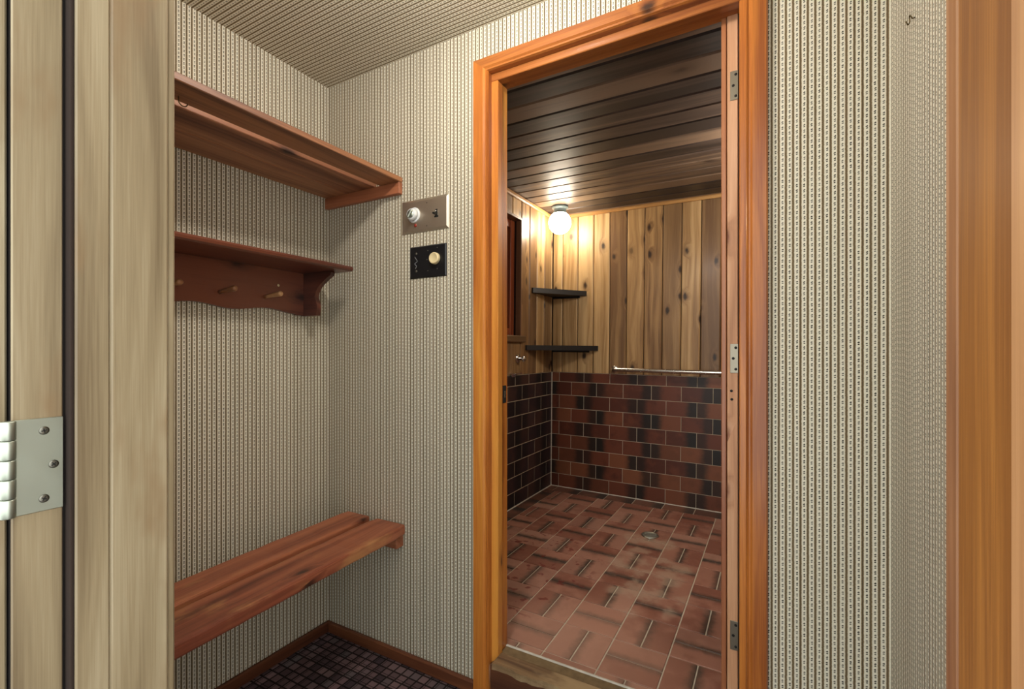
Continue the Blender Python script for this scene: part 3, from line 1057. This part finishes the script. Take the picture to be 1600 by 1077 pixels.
# bracket ends: ogee outline in x-z
bro = [(0.001, -0.019), (0.165, -0.019), (0.168, -0.026), (0.164, -0.036)]
for i in range(13):
    t = i / 12
    bro.append((0.155 - 0.075 * t - 0.018 * math.sin(t * math.pi), -0.040 - 0.070 * t))
for i in range(1, 10):
    t = i / 9
    bro.append((0.080 + 0.012 * math.sin(t * math.pi * 0.9) + 0.003 * t, -0.110 - 0.068 * t))
bro.append((0.001, -0.178))
for yy in (RY1 + 0.0005, RY0 - 0.0185):
    cbk = Vector((XL, yy + 0.009, rz))
    put('bracket', prism_mesh('bracket', bro, 'y', -0.009, 0.009), 'rack_x', ck, rel(ck, *cbk))
for y in (0.54, 0.694, 0.848, 1.002):
    me = tube_mesh('peg', [(0, 0, 0), (0.020, 0, 0.002), (0.075, 0, 0.006), (0.083, 0, 0.0065), (0.087, 0, 0.0068)], 0.009, 16, [0.0065, 0.0065, 0.0090, 0.0088, 0.0065])
    put('peg', me, 'peg_x', ck, rel(ck, XL + 0.018, y, rz - 0.121))
for y in (1.050, 0.49):
    put('screw_plug', lathe_mesh('screw_plug', [(0, 0), (0.0045, 0), (0.0045, 0.001), (0.003, 0.002), (0, 0.002)], 'x', 14), 'ivory', ck, rel(ck, XL + 0.0180, y, rz - 0.075))

# ------------------------------------------------------------------ stainless four-gang control plate
def plate_pts(px0, px1):
    return px0, px1


pxa, pxb = -1.166, -0.957
pzc = CAM_Z + 0.477
sp = tag(empty('switch_plate', ((pxa + pxb) / 2, YP, pzc)), 'brushed steel control plate with a white timer knob beside the shelf end', 'switch plate')


def bevel_plate(name, wd, h, th, inset):
    v = [(-wd / 2, 0, -h / 2), (wd / 2, 0, -h / 2), (wd / 2, 0, h / 2), (-wd / 2, 0, h / 2),
         (-wd / 2, -th * .35, -h / 2), (wd / 2, -th * .35, -h / 2), (wd / 2, -th * .35, h / 2), (-wd / 2, -th * .35, h / 2),
         (-wd / 2 + inset, -th, -h / 2 + inset), (wd / 2 - inset, -th, -h / 2 + inset), (wd / 2 - inset, -th, h / 2 - inset), (-wd / 2 + inset, -th, h / 2 - inset)]
    f = [(0, 3, 2, 1), (8, 9, 10, 11)]
    for b in (0, 4):
        for i in range(4):
            j = (i + 1) % 4
            f.append((b + i, b + j, b + 4 + j, b + 4 + i))
    bm = bmesh.new()
    t_ = new_mesh('t', v, f)
    bm.from_mesh(t_)
    bpy.data.meshes.remove(t_)
    return from_bm(name, bm)


PH = 0.116
put('plate', bevel_plate('plate', pxb - pxa, PH, 0.006, 0.008), 'steel', sp, (0, -0.0003, 0))
cxp = (pxa + pxb) / 2
kx = -1.106 - cxp
put('timer_skirt', lathe_mesh('timer_skirt', [(0, -0.006), (0.0270, -0.006), (0.0270, -0.009), (0.0255, -0.011), (0, -0.011)], 'y', 36), 'white_plastic', sp, (kx, 0, 0.004))
kb = put('timer_knob', lathe_mesh('timer_knob', [(0, -0.011), (0.0210, -0.011), (0.0195, -0.024), (0.0180, -0.026), (0, -0.026)], 'y', 36), 'white_plastic', sp, (kx, 0, 0.004))
put('knob_grip', box_mesh('knob_grip', 0.010, 0.012, 0.030, 0.003), 'hinge', kb, (0, -0.030, 0), (0, R(35), 0))
put('knob_ring', lathe_mesh('knob_ring', [(0, -0.026), (0.0140, -0.026), (0.0140, -0.0275), (0, -0.0275)], 'y', 28), 'hinge', kb, (0, 0, 0))
put('pilot_light', lathe_mesh('pilot_light', [(0, -0.0055), (0.0058, -0.0055), (0.0052, -0.009), (0.003, -0.0105), (0, -0.011)], 'y', 18), 'red_plastic', sp, (kx + 0.006, 0, -0.0330))
sx_ = -1.008 - cxp
put('switch_slot', box_mesh('switch_slot', 0.010, 0.0012, 0.024, 0.0003), 'dark_slot', sp, (sx_, -0.0062, 0.0))
tgl = put('toggle', prism_mesh('toggle', [(-0.007, 0.0035), (-0.024, 0.0005), (-0.024, -0.005), (-0.007, -0.0055)], 'x', -0.0035, 0.0035), 'dark_slot', sp, (sx_, 0.0, -0.003))
put('toggle_base', box_mesh('toggle_base', 0.017, 0.002, 0.006, 0.0006), 'dark_slot', sp, (sx_, -0.0066, -0.013))
put('toggle_pin', lathe_mesh('toggle_pin', [(0, -0.007), (0.0024, -0.007), (0.0024, -0.014), (0, -0.014)], 'y', 12), 'chrome', sp, (sx_ + 0.0005, 0, 0.004))
for zz in (0.040, -0.040):
    put('screw', lathe_mesh('plate_screw', [(0, -0.0058), (0.0026, -0.0058), (0.002, -0.0068), (0, -0.0068)], 'y', 14), 'screw', sp, (-1.050 - cxp, 0, zz))

# ------------------------------------------------------------------ black dial plate below it
bxa, bxb = -1.129, -0.968
bzc = CAM_Z + 0.3135
bp = tag(empty('dial_plate', ((bxa + bxb) / 2, YP, bzc)), 'black control plate with an ivory knob under the steel one', 'switch plate')
put('plate', bevel_plate('plate', bxb - bxa, 0.112, 0.005, 0.004), 'black_plate', bp, (0, -0.0003, 0))
bcx = (bxa + bxb) / 2
put('dial_knob', lathe_mesh('dial_knob', [(0, -0.0045), (0.0195, -0.0045), (0.0200, -0.007), (0.0200, -0.015), (0.0185, -0.0185), (0.0160, -0.0190), (0.0145, -0.0178), (0, -0.0178)], 'y', 40), 'ivory', bp, (-1.012 - bcx, 0, 0.006))
for (dx, dz) in ((-1.046, 0.037), (-1.046, -0.033), (-1.005, 0.043), (-1.005, -0.029), (-1.050, 0.006)):
    put('screw', lathe_mesh('dial_screw', [(0, -0.0046), (0.0028, -0.0046), (0.002, -0.0055), (0, -0.0055)], 'y', 12), 'screw', bp, (dx - bcx, 0, dz))
# scratched marks on its left half
mk = [(-0.0065, 0.020), (0.006, 0.004), (-0.0075, -0.004), (0.002, -0.013), (-0.004, -0.022)]
for k in range(4):
    a_, b_ = mk[k], mk[k + 1]
    ln = math.hypot(b_[0] - a_[0], b_[1] - a_[1])
    an = math.atan2(b_[1] - a_[1], b_[0] - a_[0])
    put('scratch', box_mesh('scratch', ln, 0.0004, 0.0012), 'scratch', bp, (-1.098 - bcx + (a_[0] + b_[0]) / 2, -0.0052, (a_[1] + b_[1]) / 2), (0, -an, 0))
for dz in (0.031, -0.031):
    put('blank_stud', lathe_mesh('blank_stud', [(0, -0.0046), (0.0048, -0.0046), (0.0042, -0.0062), (0, -0.0066)], 'y', 14), 'screw', bp, (-1.098 - bcx, 0, dz))

# ------------------------------------------------------------------ little hook on the right wall
hkp = [(0.0, 0.0, 0.0), (-0.004, 0, 0.0), (-0.007, -0.003, 0.004), (-0.008, 0.001, 0.007), (-0.007, 0.004, 0.003), (-0.007, 0.003, -0.003), (-0.008, 0.004, -0.007), (-0.010, 0.001, -0.009), (-0.012, -0.003, -0.008), (-0.014, -0.005, -0.005)]
wh = put('coat_hook', tube_mesh('coat_hook', hkp, 0.0011, 8), 'brass_dark', None, (XR, 1.083, CAM_Z + 0.598))
tag(wh, 'small dark wire hook high on the right wallpapered wall', 'hook')

# ================================================================== things in the shower room
# ------------------------------------------------------------------ globe light
gx, gy = -1.290, 2.945
gl = tag(sroot('ceiling_light', gx, gy, SC), 'round opal globe ceiling light in the corner of the shower room', 'ceiling light')
put('cap', lathe_mesh('cap', [(0, 0), (0.055, 0), (0.057, -0.006), (0.055, -0.014), (0.047, -0.018), (0.043, -0.024), (0.044, -0.046), (0.048, -0.050), (0, -0.050)], 'z', 40), 'grey_cap', gl)
prof = []
GR = 0.0765
for i in range(21):
    a = R(36 + (180 - 36) * i / 20)
    prof.append((max(GR * math.sin(a), 0.0), -0.050 - 0.062 + GR * math.cos(a)))
put('globe', lathe_mesh('globe', prof, 'z', 48), 'globe', gl)

# ------------------------------------------------------------------ black corner shelves
def corner_shelf(zc, lx, ly, th, label):
    r_ = sroot('corner_shelf', SX, SY, zc)
    bt = 0.0
    out = [(0.001, -0.001), (lx, -0.001), (lx, -0.012), (0.012, -ly), (0.001, -ly)]
    put('board', prism_mesh('board', out, 'z', -th, 0.0, 0.001), 'black_shelf', r_)
    # support cleats against both walls
    put('cleat', box_mesh('cleat', lx * 0.8, 0.014, 0.012, 0.001), 'black_shelf', r_, (lx * 0.42, -0.009, -th - 0.0062))
    return tag(r_, label, 'shelf', 'black corner shelves in the shower room')


corner_shelf(CAM_Z + 0.432, 0.265, 0.345, 0.034, 'upper and smaller of the two black corner shelves under the globe light')
corner_shelf(CAM_Z + 0.043, 0.355, 0.43, 0.034, 'lower and larger of the two black corner shelves, just above the tiles')

# ------------------------------------------------------------------ grab bar along the back wall
gz = CAM_Z - 0.118
gb = tag(sroot('grab_bar', -0.955, SY, gz), 'long satin steel grab bar across the back wall above the tiles', 'grab bar')
bx1 = 0.20
path = [(-0.965, SY + 0.002, gz), (-0.965, SY - 0.030, gz)]
path += [(-0.965 + 0.022 - 0.022 * math.cos(R(a)), SY - 0.030 - 0.022 * math.sin(R(a)), gz) for a in range(15, 91, 15)]
path += [(-0.6, SY - 0.052, gz), (bx1 - 0.3, SY - 0.052, gz)]
path += [(bx1 - 0.022 + 0.022 * math.sin(R(a)), SY - 0.030 - 0.022 * math.cos(R(a)), gz) for a in range(0, 91, 15)]
path += [(bx1, SY + 0.002, gz)]
put('bar', tube_mesh('bar', [Vector(p) - ORIGIN[gb.name] for p in path], 0.0135, 16), 'bar_steel', gb)
for xx in (-0.965, bx1):
    put('flange', lathe_mesh('flange', [(0, 0.001), (0.026, 0.001), (0.026, -0.004), (0.020, -0.008), (0, -0.008)], 'y', 28), 'bar_steel', gb, rel(gb, xx, SY, gz))

# ------------------------------------------------------------------ floor drain
dn = tag(sroot('floor_drain', -0.583, 2.578, SF + 0.002), 'round pale metal drain cover in the tiled floor', 'drain')
put('rim', lathe_mesh('rim', [(0.030, 0.0), (0.045, 0.0), (0.046, 0.002), (0.043, 0.005), (0.036, 0.005), (0.033, 0.002), (0.030, 0.0)], 'z', 36), 'drain', dn)
put('well', lathe_mesh('well', [(0, 0.0002), (0.034, 0.0002), (0.034, 0.0012), (0, 0.0012)], 'z', 28), 'dark_slot', dn)
for k in range(5):
    yy = (k - 2) * 0.0125
    L = 2 * math.sqrt(0.035 ** 2 - yy ** 2)
    put('grate_bar', box_mesh('grate_bar', L, 0.006, 0.003, 0.001), 'drain', dn, (0, yy, 0.0030))

# ------------------------------------------------------------------ shower tap on the left wall
vy, vz = 2.630, CAM_Z - 0.045
vt = tag(sroot('shower_tap', SX, vy, vz), 'small chrome shower tap below the window sill', 'tap')
put('escutcheon', lathe_mesh('escutcheon', [(0, 0.001), (0.030, 0.001), (0.029, 0.006), (0.016, 0.012), (0, 0.012)], 'x', 30), 'chrome', vt)
hd = put('handle', lathe_mesh('handle', [(0, 0.011), (0.011, 0.011), (0.010, 0.034), (0.016, 0.038), (0.016, 0.050), (0.010, 0.056), (0, 0.057)], 'x', 24), 'chrome', vt)
for k in range(3):
    put('handle_spoke', box_mesh('handle_spoke', 0.010, 0.046, 0.010, 0.004, 2), 'chrome', hd, (0.044, 0, 0), (R(60 * k + 10), 0, 0))
vs = tag(sroot('soap_ledge', SX, 2.575, TT + 0.012), 'tiny chrome ledge on the tile edge under the tap', 'ledge')
put('ledge_plate', box_mesh('ledge_plate', 0.040, 0.09, 0.006, 0.002, 2), 'chrome', vs, (0.021, 0, 0))
put('ledge_bracket', box_mesh('ledge_bracket', 0.004, 0.05, 0.022, 0.001), 'chrome', vs, (0.003, 0, -0.012))
